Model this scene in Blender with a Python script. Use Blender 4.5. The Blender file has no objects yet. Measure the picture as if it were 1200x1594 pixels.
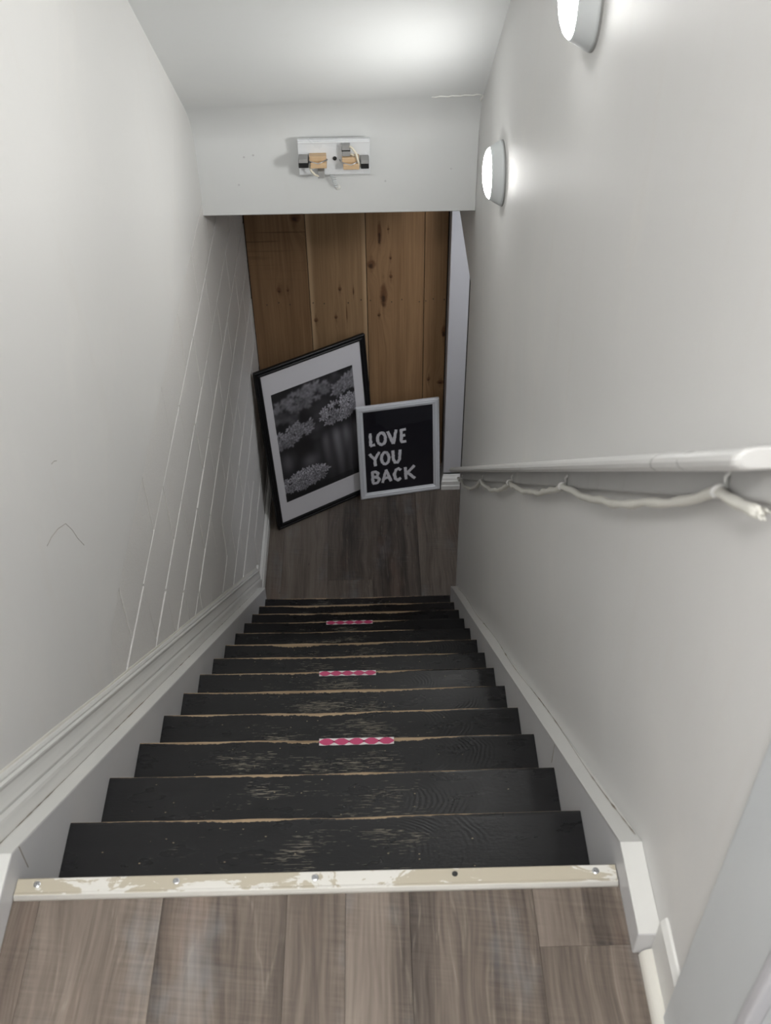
import bpy, bmesh, math, random
import numpy as np
from mathutils import Vector, Matrix

random.seed(11)
rng = np.random.default_rng(5)
scene = bpy.context.scene
col = scene.collection

# ------------------------------------------------------------------ camera
cam_data = bpy.data.cameras.new('camera')
cam = bpy.data.objects.new('camera', cam_data)
col.objects.link(cam)
scene.camera = cam
FPX = 1677.8
cam_data.sensor_fit = 'HORIZONTAL'
cam_data.sensor_width = 36.0
cam_data.lens = FPX * 36.0 / 1200.0
cam_data.clip_start = 0.02
ROW = ((0.99973044, -0.02077248, -0.01037084),
       (-0.02167854, -0.67524684, -0.73727318),
       (0.00831211, 0.73729926, -0.67551514))
r, dn, fw = (Vector(v) for v in ROW)
m = Matrix((r, -dn, -fw)).transposed().to_4x4()
m.translation = Vector((0.10849, -0.89503, 1.61149))
cam.matrix_world = m
cam_data.dof.use_dof = True
cam_data.dof.focus_distance = 3.4
cam_data.dof.aperture_fstop = 10.0

# ------------------------------------------------------------------ world, exposure
world = bpy.data.worlds.new('world')
scene.world = world
world.use_nodes = True
world.node_tree.nodes['Background'].inputs[0].default_value = (0.02, 0.02, 0.021, 1)
scene.view_settings.view_transform = 'Standard'
scene.view_settings.look = 'None'
scene.view_settings.gamma = 1.0
scene.view_settings.use_curve_mapping = False
scene.view_settings.exposure = 0.85
SCONCE = 50.0        # emission of the two wall lamps
HALL = 84.0          # emission of the ceiling lamp in the upper hall
DOWN = 16.0           # emission of the lamp in the room beside the lower landing

# ------------------------------------------------------------------ dimensions
RISE, RUN = 0.195, 0.22919
SL = RISE / RUN
XL, XR = -0.54, 0.52          # wall faces
TW = 0.484                    # half width of treads
ZF = -14 * RISE               # lower landing level
YB = 3.0                      # bulkhead face
YD = 3.05                     # end of right wall, start of doorway
YJ = 4.06                     # far jamb of the doorway
YW = 4.175                    # board wall face
CT = math.cos(math.atan(SL)); ST = math.sin(math.atan(SL))


# ------------------------------------------------------------------ node helpers
def nd(nt, t, ins=None, **at):
    n = nt.nodes.new(t)
    for k, v in at.items():
        setattr(n, k, v)
    for k, v in (ins or {}).items():
        s = n.inputs[k]
        if isinstance(v, bpy.types.NodeSocket):
            nt.links.new(v, s)
        else:
            s.default_value = v
    return n


def new_mat(name, color=(.8, .8, .8), rough=.5, metal=0.0, spec=.5):
    m = bpy.data.materials.new(name)
    m.use_nodes = True
    nt = m.node_tree
    b = nt.nodes['Principled BSDF']
    b.inputs['Base Color'].default_value = (*color, 1)
    b.inputs['Roughness'].default_value = rough
    b.inputs['Metallic'].default_value = metal
    b.inputs['Specular IOR Level'].default_value = spec
    return m, nt, b


def math_n(nt, op, a, b=0.0, c=None, clamp=False):
    ins = {0: a, 1: b}
    if c is not None:
        ins[2] = c
    n = nd(nt, 'ShaderNodeMath', ins, operation=op)
    n.use_clamp = clamp
    return n.outputs[0]


def mapped(nt, scale=(1, 1, 1), offs=None, coord='Object'):
    tc = nd(nt, 'ShaderNodeTexCoord')
    v = tc.outputs[coord]
    if offs is not None:
        v = nd(nt, 'ShaderNodeVectorMath', {0: v, 1: offs}, operation='ADD').outputs[0]
    return nd(nt, 'ShaderNodeVectorMath', {0: v, 1: scale}, operation='MULTIPLY').outputs[0]


def noise(nt, vec, scale=5.0, detail=3.0, rough=.5, dist=0.0):
    return nd(nt, 'ShaderNodeTexNoise', {'Vector': vec, 'Scale': scale, 'Detail': detail,
                                         'Roughness': rough, 'Distortion': dist}).outputs['Fac']


def ramp(nt, fac, stops, interp='LINEAR'):
    n = nd(nt, 'ShaderNodeValToRGB', {'Fac': fac})
    cr = n.color_ramp
    cr.interpolation = interp
    while len(cr.elements) < len(stops):
        cr.elements.new(0.5)
    for e, (p, c) in zip(cr.elements, stops):
        e.position = p
        e.color = (*c, 1) if len(c) == 3 else c
    return n.outputs['Color']


def step(nt, val, a, b):
    return nd(nt, 'ShaderNodeMapRange', {'Value': val, 'From Min': a, 'From Max': b,
                                         'To Min': 0.0, 'To Max': 1.0}, interpolation_type='SMOOTHSTEP').outputs[0]


def mix(nt, fac, a, b, blend='MIX'):
    n = nd(nt, 'ShaderNodeMix', data_type='RGBA', blend_type=blend)
    for s, v in ((n.inputs[0], fac), (n.inputs[6], a), (n.inputs[7], b)):
        if isinstance(v, bpy.types.NodeSocket):
            nt.links.new(v, s)
        elif isinstance(v, tuple):
            s.default_value = (*v, 1) if len(v) == 3 else v
        else:
            s.default_value = v
    return n.outputs[2]


def bump(nt, b, h, strength=.2, dist=.002):
    n = nd(nt, 'ShaderNodeBump', {'Height': h, 'Strength': strength, 'Distance': dist})
    nt.links.new(n.outputs[0], b.inputs['Normal'])


def rnd_off(nt, k=37.0):
    oi = nd(nt, 'ShaderNodeObjectInfo')
    a = math_n(nt, 'MULTIPLY', oi.outputs['Random'], k)
    b = math_n(nt, 'MULTIPLY', oi.outputs['Random'], k * 1.7)
    return nd(nt, 'ShaderNodeCombineXYZ', {0: a, 1: b, 2: a}).outputs[0], oi.outputs['Random']


# ------------------------------------------------------------------ materials
def paint(name, color, rough=.4, grain=60.0, gb=.08, stain=.05, warm=(.62, .55, .47), spec=.5, gw=.3, ww=1.6):
    m, nt, b = new_mat(name, color, rough, spec=spec)
    v = mapped(nt)
    n1 = noise(nt, v, 2.3, 5, .62, .6)
    n2 = noise(nt, mapped(nt, (7, 7, 1.2)), 1.7, 4, .6)
    f = math_n(nt, 'MULTIPLY', step(nt, n1, .48, .75), stain * 4)
    c = mix(nt, f, color, tuple(x * y * 1.25 for x, y in zip(color, (.98, .955, .92))))
    c = mix(nt, math_n(nt, 'MULTIPLY', step(nt, n2, .55, .8), stain * 2), c, warm)
    nt.links.new(c, b.inputs['Base Color'])
    nt.links.new(math_n(nt, 'MULTIPLY_ADD', n1, .25, rough - .12), b.inputs['Roughness'])
    g = noise(nt, v, grain, 4, .6)
    w = noise(nt, v, 4.0, 2, .5)
    h = math_n(nt, 'ADD', math_n(nt, 'MULTIPLY', g, gw), math_n(nt, 'MULTIPLY', w, ww))
    bump(nt, b, h, gb, .004)
    return m


M = {}
M['wall'] = paint('wall_paint', (.72, .717, .706), .50, 70, .10, spec=.32)
M['block'] = paint('block_paint', (.755, .745, .728), .42, 210, .34, .04, gw=1.6, ww=.6)
_nt = M['block'].node_tree            # specks of paint standing on the coarse block face
_b = _nt.nodes['Principled BSDF']
_c = _b.inputs['Base Color'].links[0].from_socket
_sp = step(_nt, noise(_nt, mapped(_nt), 330, 2, .6), .60, .68)
_dk = step(_nt, noise(_nt, mapped(_nt, offs=(3, 1, 2)), 260, 2, .6), .58, .70)
_nt.links.new(mix(_nt, math_n(_nt, 'MULTIPLY', _sp, .5), mix(_nt, math_n(_nt, 'MULTIPLY', _dk, .28), _c, (.42, .38, .34)), (.86, .855, .84)), _b.inputs['Base Color'])
M['mortar'] = paint('mortar_paint', (.80, .795, .785), .5, 120, .3)
M['ceiling'] = paint('ceiling_paint', (.735, .75, .75), .42, 40, .10, .03)
M['trim'] = paint('trim_paint', (.72, .72, .70), .33, 30, .12, .06)
M['trim_cool'] = paint('jamb_paint', (.55, .55, .58), .4, 30, .08, .03)
M['casing'] = paint('casing_paint', (.60, .625, .64), .42, 30, .06, .02)
M['cream'] = paint('cream_paint', (.70, .685, .63), .4, 30, .06, .08)
M['stringer'] = paint('stringer_paint', (.60, .60, .61), .42, 40, .12, .05)
M['rail'] = paint('rail_paint', (.70, .70, .69), .30, 45, .07, .06)
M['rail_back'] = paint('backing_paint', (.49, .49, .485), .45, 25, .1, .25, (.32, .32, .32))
M['rope'] = paint('rope_paint', (.68, .67, .62), .6, 160, .6, .12, (.45, .43, .38))
M['dark'] = new_mat('dark_gap', (.03, .024, .02), .9)[0]
M['caulk'] = new_mat('old_caulk', (.25, .215, .17), .9)[0]


def black_tread():
    m, nt, b = new_mat('black_stair_paint', (.014, .014, .016), .3, spec=.36)
    off, rnd = rnd_off(nt, 31)
    tc = nd(nt, 'ShaderNodeTexCoord').outputs['Object']
    sep = nd(nt, 'ShaderNodeSeparateXYZ', {0: tc})
    x, y, z = sep.outputs
    vv = nd(nt, 'ShaderNodeVectorMath', {0: tc, 1: off}, operation='ADD').outputs[0]
    sc = lambda s: nd(nt, 'ShaderNodeVectorMath', {0: vv, 1: s}, operation='MULTIPLY').outputs[0]
    # wear along the nosing, heavier in the walking line
    cen = math_n(nt, 'SUBTRACT', 1.0, step(nt, math_n(nt, 'ABSOLUTE', math_n(nt, 'ADD', x, .05)), .12, .52))
    w1 = noise(nt, sc((1, .0, .0)), 5.5, 1, .4)
    w2 = noise(nt, sc((1, .6, .6)), 70, 4, .75)
    width = math_n(nt, 'ADD', math_n(nt, 'MULTIPLY', w1, .026), math_n(nt, 'MULTIPLY', w2, .018))
    width = math_n(nt, 'MULTIPLY', math_n(nt, 'SUBTRACT', width, .0100), math_n(nt, 'MULTIPLY_ADD', cen, .85, .22))
    width = math_n(nt, 'MULTIPLY', math_n(nt, 'ADD', width, .0016), math_n(nt, 'MULTIPLY_ADD', rnd, 1.1, .7))
    d = math_n(nt, 'MULTIPLY', y, -1.0)
    edge = math_n(nt, 'GREATER_THAN', math_n(nt, 'MULTIPLY', width, .72), d)
    # scuffed paint following the grain: fine broken lines over the walking line
    g = noise(nt, sc((9, 380, 9)), 1.6, 3, .65)
    g2 = noise(nt, sc((20, 200, 20)), 2.2, 2, .6)
    zone = noise(nt, sc((5, 9, 1)), 1.3, 2, .5)
    band = math_n(nt, 'MULTIPLY', step(nt, d, .0, .06), math_n(nt, 'SUBTRACT', 1.0, step(nt, d, .13, .2)))
    zz = math_n(nt, 'MULTIPLY', math_n(nt, 'MULTIPLY', cen, math_n(nt, 'MULTIPLY_ADD', band, .6, .4)), zone)
    thr = math_n(nt, 'MULTIPLY_ADD', zz, -.41, .79)
    scuff = math_n(nt, 'GREATER_THAN', math_n(nt, 'MULTIPLY_ADD', g2, .5, math_n(nt, 'MULTIPLY', g, .5)), thr)
    fv = nd(nt, 'ShaderNodeTexVoronoi', {'Vector': sc((70, 110, 1)), 'Scale': 1.0})
    fsel = nd(nt, 'ShaderNodeSeparateColor', {0: fv.outputs['Color']}).outputs[0]
    fleck = math_n(nt, 'MULTIPLY', math_n(nt, 'LESS_THAN', fv.outputs['Distance'], .13), math_n(nt, 'GREATER_THAN', fsel, math_n(nt, 'MULTIPLY_ADD', cen, -.10, .985)))
    wood = ramp(nt, noise(nt, sc((3, 70, 3)), 1.5, 3), [(.3, (.25, .175, .105)), (.7, (.45, .335, .215))])
    base = mix(nt, noise(nt, sc((3, 40, 3)), 1.2, 3), (.008, .008, .0092), (.014, .014, .0155))
    c = mix(nt, math_n(nt, 'MULTIPLY', scuff, .55), base, (.30, .27, .215))
    c = mix(nt, math_n(nt, 'MULTIPLY', fleck, .75), c, (.36, .29, .19))
    c = mix(nt, edge, c, wood)
    nt.links.new(c, b.inputs['Base Color'])
    rr = math_n(nt, 'MULTIPLY_ADD', noise(nt, sc((6, 14, 6)), 1.5, 3), .18, .2)
    rr = math_n(nt, 'ADD', rr, math_n(nt, 'MULTIPLY', math_n(nt, 'MAXIMUM', edge, scuff), .35))
    nt.links.new(rr, b.inputs['Roughness'])
    # cathedral grain telegraphing through the paint
    px = math_n(nt, 'SUBTRACT', x, math_n(nt, 'MULTIPLY_ADD', rnd, .16, .06))
    py = math_n(nt, 'MULTIPLY', math_n(nt, 'ADD', y, math_n(nt, 'MULTIPLY_ADD', rnd, -.06, .09)), 1.9)
    rad = math_n(nt, 'SQRT', math_n(nt, 'ADD', math_n(nt, 'MULTIPLY', px, px), math_n(nt, 'MULTIPLY', py, py)))
    rad = math_n(nt, 'ADD', rad, math_n(nt, 'MULTIPLY', noise(nt, sc((8, 16, 1)), 1.4, 2), .03))
    rings = math_n(nt, 'SINE', math_n(nt, 'MULTIPLY', rad, 560.0))
    msk = math_n(nt, 'MULTIPLY', step(nt, px, .02, .12), math_n(nt, 'SUBTRACT', 1.0, step(nt, rad, .20, .27)))
    msk = math_n(nt, 'MULTIPLY', msk, step(nt, noise(nt, sc((10, 10, 1)), 1.2, 2), .35, .6))
    rough_ = noise(nt, sc((60, 110, 60)), 1.5, 3, .6)
    h = math_n(nt, 'ADD', math_n(nt, 'MULTIPLY', math_n(nt, 'MULTIPLY', rings, msk), .35), math_n(nt, 'MULTIPLY', g, .35))
    h = math_n(nt, 'ADD', h, math_n(nt, 'MULTIPLY', rough_, .9))
    h = math_n(nt, 'SUBTRACT', h, math_n(nt, 'MULTIPLY', math_n(nt, 'MAXIMUM', edge, scuff), .4))
    bump(nt, b, h, .38, .0014)
    return m


M['tread'] = black_tread()


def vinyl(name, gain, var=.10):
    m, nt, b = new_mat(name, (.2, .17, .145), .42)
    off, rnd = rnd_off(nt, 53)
    tc = nd(nt, 'ShaderNodeTexCoord').outputs['Object']
    vv = nd(nt, 'ShaderNodeVectorMath', {0: tc, 1: off}, operation='ADD').outputs[0]
    sc = lambda s: nd(nt, 'ShaderNodeVectorMath', {0: vv, 1: s}, operation='MULTIPLY').outputs[0]
    warp = nd(nt, 'ShaderNodeTexNoise', {'Vector': sc((5, 1.6, 1)), 'Scale': 1.4, 'Detail': 2.0}).outputs['Color']
    wv = nd(nt, 'ShaderNodeVectorMath', {0: warp, 1: (.06, .0, .0)}, operation='MULTIPLY').outputs[0]
    vw = nd(nt, 'ShaderNodeVectorMath', {0: vv, 1: wv}, operation='ADD').outputs[0]
    scw = lambda s: nd(nt, 'ShaderNodeVectorMath', {0: vw, 1: s}, operation='MULTIPLY').outputs[0]
    grain = noise(nt, scw((130, 4.5, 1)), 1.2, 4, .65)
    band = noise(nt, scw((17, .7, 1)), 1.1, 4, .6)
    saw = noise(nt, nd(nt, 'ShaderNodeVectorMath', {0: nd(nt, 'ShaderNodeVectorRotate', {'Vector': vv, 'Angle': .12}, rotation_type='Z_AXIS').outputs[0], 1: (7, 190, 1)}, operation='MULTIPLY').outputs[0], 1.0, 2, .5)
    patch = noise(nt, sc((6, 3.2, 1)), 1.2, 4, .6)
    f = math_n(nt, 'ADD', math_n(nt, 'MULTIPLY', grain, .42), math_n(nt, 'MULTIPLY', band, .72))
    f = math_n(nt, 'ADD', f, math_n(nt, 'MULTIPLY', math_n(nt, 'MULTIPLY', math_n(nt, 'SUBTRACT', saw, .5), step(nt, patch, .40, .62)), .22))
    f = math_n(nt, 'ADD', f, math_n(nt, 'MULTIPLY_ADD', rnd, var, -.04 - var * .5))
    c = ramp(nt, f, [(.30, (.040, .031, .027)), (.46, (.118, .094, .078)), (.60, (.192, .157, .132)), (.80, (.285, .245, .21))])
    blue = math_n(nt, 'MULTIPLY', step(nt, patch, .54, .74), .5)
    c = mix(nt, blue, c, mix(nt, f, (.10, .105, .115), (.30, .31, .325)))
    red = math_n(nt, 'MULTIPLY', step(nt, noise(nt, sc((9, 2.2, 1)), 1.1, 3), .56, .78), .45)
    c = mix(nt, red, c, mix(nt, f, (.10, .058, .043), (.30, .205, .16)))
    knot = nd(nt, 'ShaderNodeTexVoronoi', {'Vector': sc((5.3, 2.6, 1)), 'Scale': 1.0}).outputs['Distance']
    c = mix(nt, math_n(nt, 'MULTIPLY', math_n(nt, 'SUBTRACT', 1.0, step(nt, knot, .015, .05)), .85), c, (.03, .022, .018))
    vein = math_n(nt, 'ABSOLUTE', math_n(nt, 'SUBTRACT', noise(nt, scw((9, .9, 1)), 1.3, 3, .6), .5))
    vein = math_n(nt, 'MULTIPLY', math_n(nt, 'SUBTRACT', 1.0, step(nt, vein, .0, .012)), step(nt, grain, .42, .6))
    c = mix(nt, math_n(nt, 'MULTIPLY', vein, .28), c, (.33, .29, .245))
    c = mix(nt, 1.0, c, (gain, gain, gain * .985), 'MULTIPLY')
    nt.links.new(c, b.inputs['Base Color'])
    nt.links.new(math_n(nt, 'MULTIPLY_ADD', grain, .25, .34), b.inputs['Roughness'])
    bump(nt, b, math_n(nt, 'ADD', grain, math_n(nt, 'MULTIPLY', saw, .6)), .25, .0012)
    return m


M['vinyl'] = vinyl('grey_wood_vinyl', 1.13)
M['vinyl_shaded'] = vinyl('shaded_wood_vinyl', .62, .30)  # same vinyl as the hall, the landing's shade multiplied into its colour


def pine(name, lo, hi, knots, sap=None, sawlines=False, seed=0.0):
    m, nt, b = new_mat(name, hi, .5, spec=.35)
    tc = nd(nt, 'ShaderNodeTexCoord').outputs['Object']
    sep = nd(nt, 'ShaderNodeSeparateXYZ', {0: tc})
    x, _, z = sep.outputs
    p = nd(nt, 'ShaderNodeCombineXYZ', {0: x, 1: z, 2: seed}).outputs[0]
    kmask = None; kring = None; warp = None; tail = None
    jig = noise(nt, p, 45, 2)
    for kx, kz, rx, rz in knots:
        q = nd(nt, 'ShaderNodeVectorMath', {0: p, 1: (kx, kz, seed)}, operation='SUBTRACT').outputs[0]
        q2 = nd(nt, 'ShaderNodeVectorMath', {0: q, 1: (1 / rx, 1 / rz, 0)}, operation='MULTIPLY').outputs[0]
        dd = nd(nt, 'ShaderNodeVectorMath', {0: q2}, operation='LENGTH').outputs['Value']
        dd = math_n(nt, 'ADD', dd, math_n(nt, 'MULTIPLY_ADD', jig, .5, -.25))
        mk = math_n(nt, 'SUBTRACT', 1.0, step(nt, dd, .7, 1.35))
        q4 = nd(nt, 'ShaderNodeVectorMath', {0: q, 1: (1.0 / rx, 1.0 / rz, 0)}, operation='MULTIPLY').outputs[0]
        q4 = nd(nt, 'ShaderNodeVectorMath', {0: q4, 1: (.15, .45, 0)}, operation='ADD').outputs[0]
        dc = math_n(nt, 'ADD', nd(nt, 'ShaderNodeVectorMath', {0: q4}, operation='LENGTH').outputs['Value'], math_n(nt, 'MULTIPLY_ADD', jig, 1.0, -.5))
        core = math_n(nt, 'SUBTRACT', 1.0, step(nt, dc, .15, .75))
        qt = nd(nt, 'ShaderNodeVectorMath', {0: q, 1: (1 / (rx * .7 + .001), 1 / (rz * 2.2 + .03), 0)}, operation='MULTIPLY').outputs[0]
        tl = math_n(nt, 'SUBTRACT', 1.0, step(nt, math_n(nt, 'ADD', nd(nt, 'ShaderNodeVectorMath', {0: qt}, operation='LENGTH').outputs['Value'], math_n(nt, 'MULTIPLY_ADD', jig, .8, -.4)), .2, 1.1))
        tail = tl if tail is None else math_n(nt, 'MAXIMUM', tail, tl)
        q3 = nd(nt, 'ShaderNodeVectorMath', {0: q, 1: (1 / (rx * 2.6), 1 / (rz * 6 + .05), 0)}, operation='MULTIPLY').outputs[0]
        d3 = nd(nt, 'ShaderNodeVectorMath', {0: q3}, operation='LENGTH').outputs['Value']
        wp = math_n(nt, 'MULTIPLY', math_n(nt, 'SUBTRACT', 1.0, step(nt, d3, .0, 1.0)), rx * 2.0)
        kmask = mk if kmask is None else math_n(nt, 'MAXIMUM', kmask, mk)
        kring = core if kring is None else math_n(nt, 'MAXIMUM', kring, core)
        warp = wp if warp is None else math_n(nt, 'ADD', warp, wp)
    xw = math_n(nt, 'ADD', x, warp)
    pw = nd(nt, 'ShaderNodeCombineXYZ', {0: xw, 1: z, 2: seed}).outputs[0]
    g = noise(nt, nd(nt, 'ShaderNodeVectorMath', {0: pw, 1: (75, 1.8, 1)}, operation='MULTIPLY').outputs[0], 1.0, 4, .6, .4)
    big = noise(nt, nd(nt, 'ShaderNodeVectorMath', {0: pw, 1: (11, 1.1, 1)}, operation='MULTIPLY').outputs[0], 1.0, 3)
    f = math_n(nt, 'ADD', math_n(nt, 'MULTIPLY', g, .6), math_n(nt, 'MULTIPLY', big, .5))
    c = mix(nt, step(nt, f, .32, .78), lo, hi)
    if sap:
        for x0, x1 in sap:      # pale sapwood towards an edge
            s = step(nt, math_n(nt, 'ADD', x, math_n(nt, 'MULTIPLY_ADD', big, .03, -.015)), x0, x1)
            c = mix(nt, math_n(nt, 'MULTIPLY', s, .7), c, tuple(min(1, q * 1.5) for q in (hi[0] * 1.02, hi[1] * 1.12, hi[2] * 1.25)))
    if sawlines:
        s = noise(nt, nd(nt, 'ShaderNodeVectorMath', {0: p, 1: (2.2, 55, 1)}, operation='MULTIPLY').outputs[0], 1.0, 2)
        s = math_n(nt, 'MULTIPLY', step(nt, s, .62, .70), step(nt, z, -1.45, -1.0))
        c = mix(nt, math_n(nt, 'MULTIPLY', s, .55), c, tuple(q * .42 for q in lo))
    c = mix(nt, math_n(nt, 'MULTIPLY', tail, .5), c, (.11, .052, .024))
    c = mix(nt, math_n(nt, 'MULTIPLY', kmask, .72), c, (.125, .056, .026))
    c = mix(nt, math_n(nt, 'MULTIPLY', kring, .8), c, (.028, .014, .009))
    nt.links.new(c, b.inputs['Base Color'])
    bump(nt, b, f, .2, .0012)
    return m


def strip_metal():
    m, nt, b = new_mat('worn_painted_aluminium', (.75, .75, .73), .32)
    v = mapped(nt, (1, 2.2, 1))
    n1 = noise(nt, v, 9, 6, .68, .8)
    big = noise(nt, mapped(nt, (1, .2, 1)), 5.0, 1)
    sep = nd(nt, 'ShaderNodeSeparateXYZ', {0: nd(nt, 'ShaderNodeTexCoord').outputs['Object']})
    y = sep.outputs[1]
    lip = step(nt, y, -.019, -.016)      # the patchy mastic stays above the front lip
    pk = math_n(nt, 'GREATER_THAN', math_n(nt, 'ADD', n1, math_n(nt, 'MULTIPLY_ADD', big, .5, -.25)), .475)
    pk = math_n(nt, 'MULTIPLY', pk, lip)
    c = mix(nt, pk, (.74, .725, .68), (.50, .455, .36))
    nt.links.new(c, b.inputs['Base Color'])
    nt.links.new(math_n(nt, 'MULTIPLY_ADD', pk, .35, .30), b.inputs['Roughness'])
    nt.links.new(math_n(nt, 'MULTIPLY', math_n(nt, 'SUBTRACT', 1.0, lip), .55), b.inputs['Metallic'])
    bump(nt, b, math_n(nt, 'SUBTRACT', n1, math_n(nt, 'MULTIPLY', pk, .5)), .2, .001)
    return m


M['strip'] = strip_metal()
M['steel'] = new_mat('screw_steel', (.55, .56, .58), .3, 1.0)[0]
M['plate'] = paint('plate_enamel', (.74, .76, .78), .25, 20, .03, .01)
M['tan'] = paint('tan_ceramic', (.56, .40, .245), .45, 60, .1, .1, (.40, .27, .15))
M['blackpl'] = new_mat('black_plastic', (.016, .016, .017), .38)[0]
M['greypl'] = paint('grey_plastic', (.30, .30, .295), .5, 60, .1, .05, (.2, .2, .2))
M['ivory'] = new_mat('ivory_wire', (.74, .69, .57), .4)[0]
M['plaster'] = paint('white_filler', (.80, .80, .77), .6, 90, .5, .05)
M['lampbody'] = new_mat('white_lamp_plastic', (.66, .69, .70), .38)[0]
M['frame_black'] = paint('black_frame_lacquer', (.008, .008, .009), .34, 40, .05, 0.0, (.008, .008, .009), spec=.22)
M['frame_white'] = paint('white_frame_lacquer', (.66, .68, .72), .35, 60, .08, .03, (.4, .4, .42))
M['mat_board'] = paint('mat_board', (.76, .75, .755), .75, 200, .05, .0)
M['poster'] = new_mat('poster_black', (.011, .011, .017), .35)[0]
M['letter'] = paint('brushed_lettering', (.80, .80, .82), .6, 130, .15, .3, (.25, .25, .28))
M['pink'] = new_mat('pink_tape_print', (.52, .055, .16), .35)[0]
M['tapewhite'] = new_mat('white_tape_print', (.72, .68, .68), .35)[0]


def emit(name, colr, s):
    m, nt, b = new_mat(name, (.8, .8, .8), .4)
    b.inputs['Emission Color'].default_value = (*colr, 1)
    b.inputs['Emission Strength'].default_value = s
    return m


M['diffuser'] = emit('lit_lamp_diffuser', (1.0, .992, .965), SCONCE)
M['hall_lamp'] = emit('lit_hall_globe', (1.0, .985, .965), HALL)
M['down_lamp'] = emit('lit_basement_globe', (.94, .96, 1.0), DOWN)


def glass_mat():
    m = bpy.data.materials.new('picture_glass')
    m.use_nodes = True
    nt = m.node_tree
    nt.nodes.clear()
    out = nd(nt, 'ShaderNodeOutputMaterial')
    t = nd(nt, 'ShaderNodeBsdfTransparent', {0: (.97, .97, .98, 1)})
    g = nd(nt, 'ShaderNodeBsdfGlossy', {'Roughness': .04, 'Color': (1, 1, 1, 1)})
    fc = nd(nt, 'ShaderNodeLayerWeight', {'Blend': .5}).outputs['Facing']
    fr = math_n(nt, 'MULTIPLY_ADD', math_n(nt, 'POWER', fc, 5.0), .9, .02)
    mx = nd(nt, 'ShaderNodeMixShader', {0: fr, 1: t.outputs[0], 2: g.outputs[0]})
    nt.links.new(mx.outputs[0], out.inputs[0])
    return m


M['glass'] = glass_mat()


def print_mat():
    m, nt, b = new_mat('black_and_white_print', (.1, .1, .1), .6)
    a = nd(nt, 'ShaderNodeVertexColor', layer_name='print')
    nt.links.new(a.outputs[0], b.inputs['Base Color'])
    return m


M['print'] = print_mat()


# ------------------------------------------------------------------ object helpers
def tag(o, label=None, cat=None, group=None, kind=None):
    if label: o['label'] = label
    if cat: o['category'] = cat
    if group: o['group'] = group
    if kind: o['kind'] = kind
    return o


def empty(name, loc=(0, 0, 0), rot=(0, 0, 0)):
    o = bpy.data.objects.new(name, None)
    o.empty_display_size = .05
    o.location = loc
    o.rotation_euler = rot
    col.objects.link(o)
    return o


def link(name, me, mat, parent=None, loc=None, world_coords=True, smooth=False, bevel=0.0, seg=2):
    """Mesh in world coordinates by default: a child of an unrotated Empty is shifted back."""
    o = bpy.data.objects.new(name, me)
    if mat is not None and not me.materials:
        me.materials.append(mat)
    col.objects.link(o)
    if parent is not None:
        o.parent = parent
    if loc is not None:
        o.location = loc
    elif parent is not None and world_coords:
        o.location = -Vector(parent.location)
    if smooth:
        for p in me.polygons: p.use_smooth = True
    if bevel:
        bv = o.modifiers.new('bevel', 'BEVEL')
        bv.width = bevel
        bv.segments = seg
        bv.limit_method = 'ANGLE'
        bv.angle_limit = math.radians(35)
    return o


def mesh(name, verts, faces):
    me = bpy.data.meshes.new(name)
    me.from_pydata([tuple(v) for v in verts], [], faces)
    me.update()
    bm = bmesh.new(); bm.from_mesh(me)
    bmesh.ops.recalc_face_normals(bm, faces=bm.faces)
    bm.to_mesh(me); bm.free()
    return me


BOXF = [(0, 3, 2, 1), (4, 5, 6, 7), (0, 1, 5, 4), (1, 2, 6, 5), (2, 3, 7, 6), (3, 0, 4, 7)]


def box_vf(x0, x1, y0, y1, z0, z1):
    return [(x0, y0, z0), (x1, y0, z0), (x1, y1, z0), (x0, y1, z0), (x0, y0, z1), (x1, y0, z1), (x1, y1, z1), (x0, y1, z1)]


def box(name, x0, x1, y0, y1, z0, z1, mat, parent=None, bevel=0.0, **kw):
    return link(name, mesh(name, box_vf(x0, x1, y0, y1, z0, z1), BOXF), mat, parent, bevel=bevel, **kw)


def boxes_mesh(name, lst):
    V, F = [], []
    for b in lst:
        k = len(V)
        V += box_vf(*b)
        F += [tuple(i + k for i in f) for f in BOXF]
    return mesh(name, V, F)


def prism_x(name, poly, x0, x1, mat, parent=None, **kw):
    """polygon of (y, z) extruded along x"""
    n = len(poly)
    V = [(x0, y, z) for y, z in poly] + [(x1, y, z) for y, z in poly]
    F = [tuple(range(n)), tuple(range(2 * n - 1, n - 1, -1))] + [(i, (i + 1) % n, n + (i + 1) % n, n + i) for i in range(n)]
    return link(name, mesh(name, V, F), mat, parent, **kw)


def loft(name, rings, mat, parent=None, cap=True, **kw):
    n = len(rings[0]); V = []; F = []
    for rg in rings: V += [tuple(p) for p in rg]
    for k in range(len(rings) - 1):
        for i in range(n):
            j = (i + 1) % n
            F.append((k * n + i, k * n + j, (k + 1) * n + j, (k + 1) * n + i))
    if cap:
        F.append(tuple(range(n)))
        F.append(tuple(range((len(rings) - 1) * n, len(rings) * n)))
    return link(name, mesh(name, V, F), mat, parent, **kw)


def tube(name, pts, rad, mat, parent=None, seg=8, **kw):
    pts = [Vector(p) for p in pts]
    rings = []
    up = Vector((0, 0, 1))
    t0 = (pts[1] - pts[0]).normalized()
    nrm = t0.cross(up)
    if nrm.length < .05: nrm = t0.cross(Vector((1, 0, 0)))
    nrm.normalize()
    for i, p in enumerate(pts):
        t = (pts[min(i + 1, len(pts) - 1)] - pts[max(i - 1, 0)]).normalized()
        nrm = (nrm - t * nrm.dot(t)).normalized()
        b = t.cross(nrm)
        rr = rad(i) if callable(rad) else rad
        rings.append([p + (nrm * math.cos(a) + b * math.sin(a)) * rr for a in (2 * math.pi * k / seg for k in range(seg))])
    return loft(name, rings, mat, parent, smooth=True, **kw)


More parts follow.
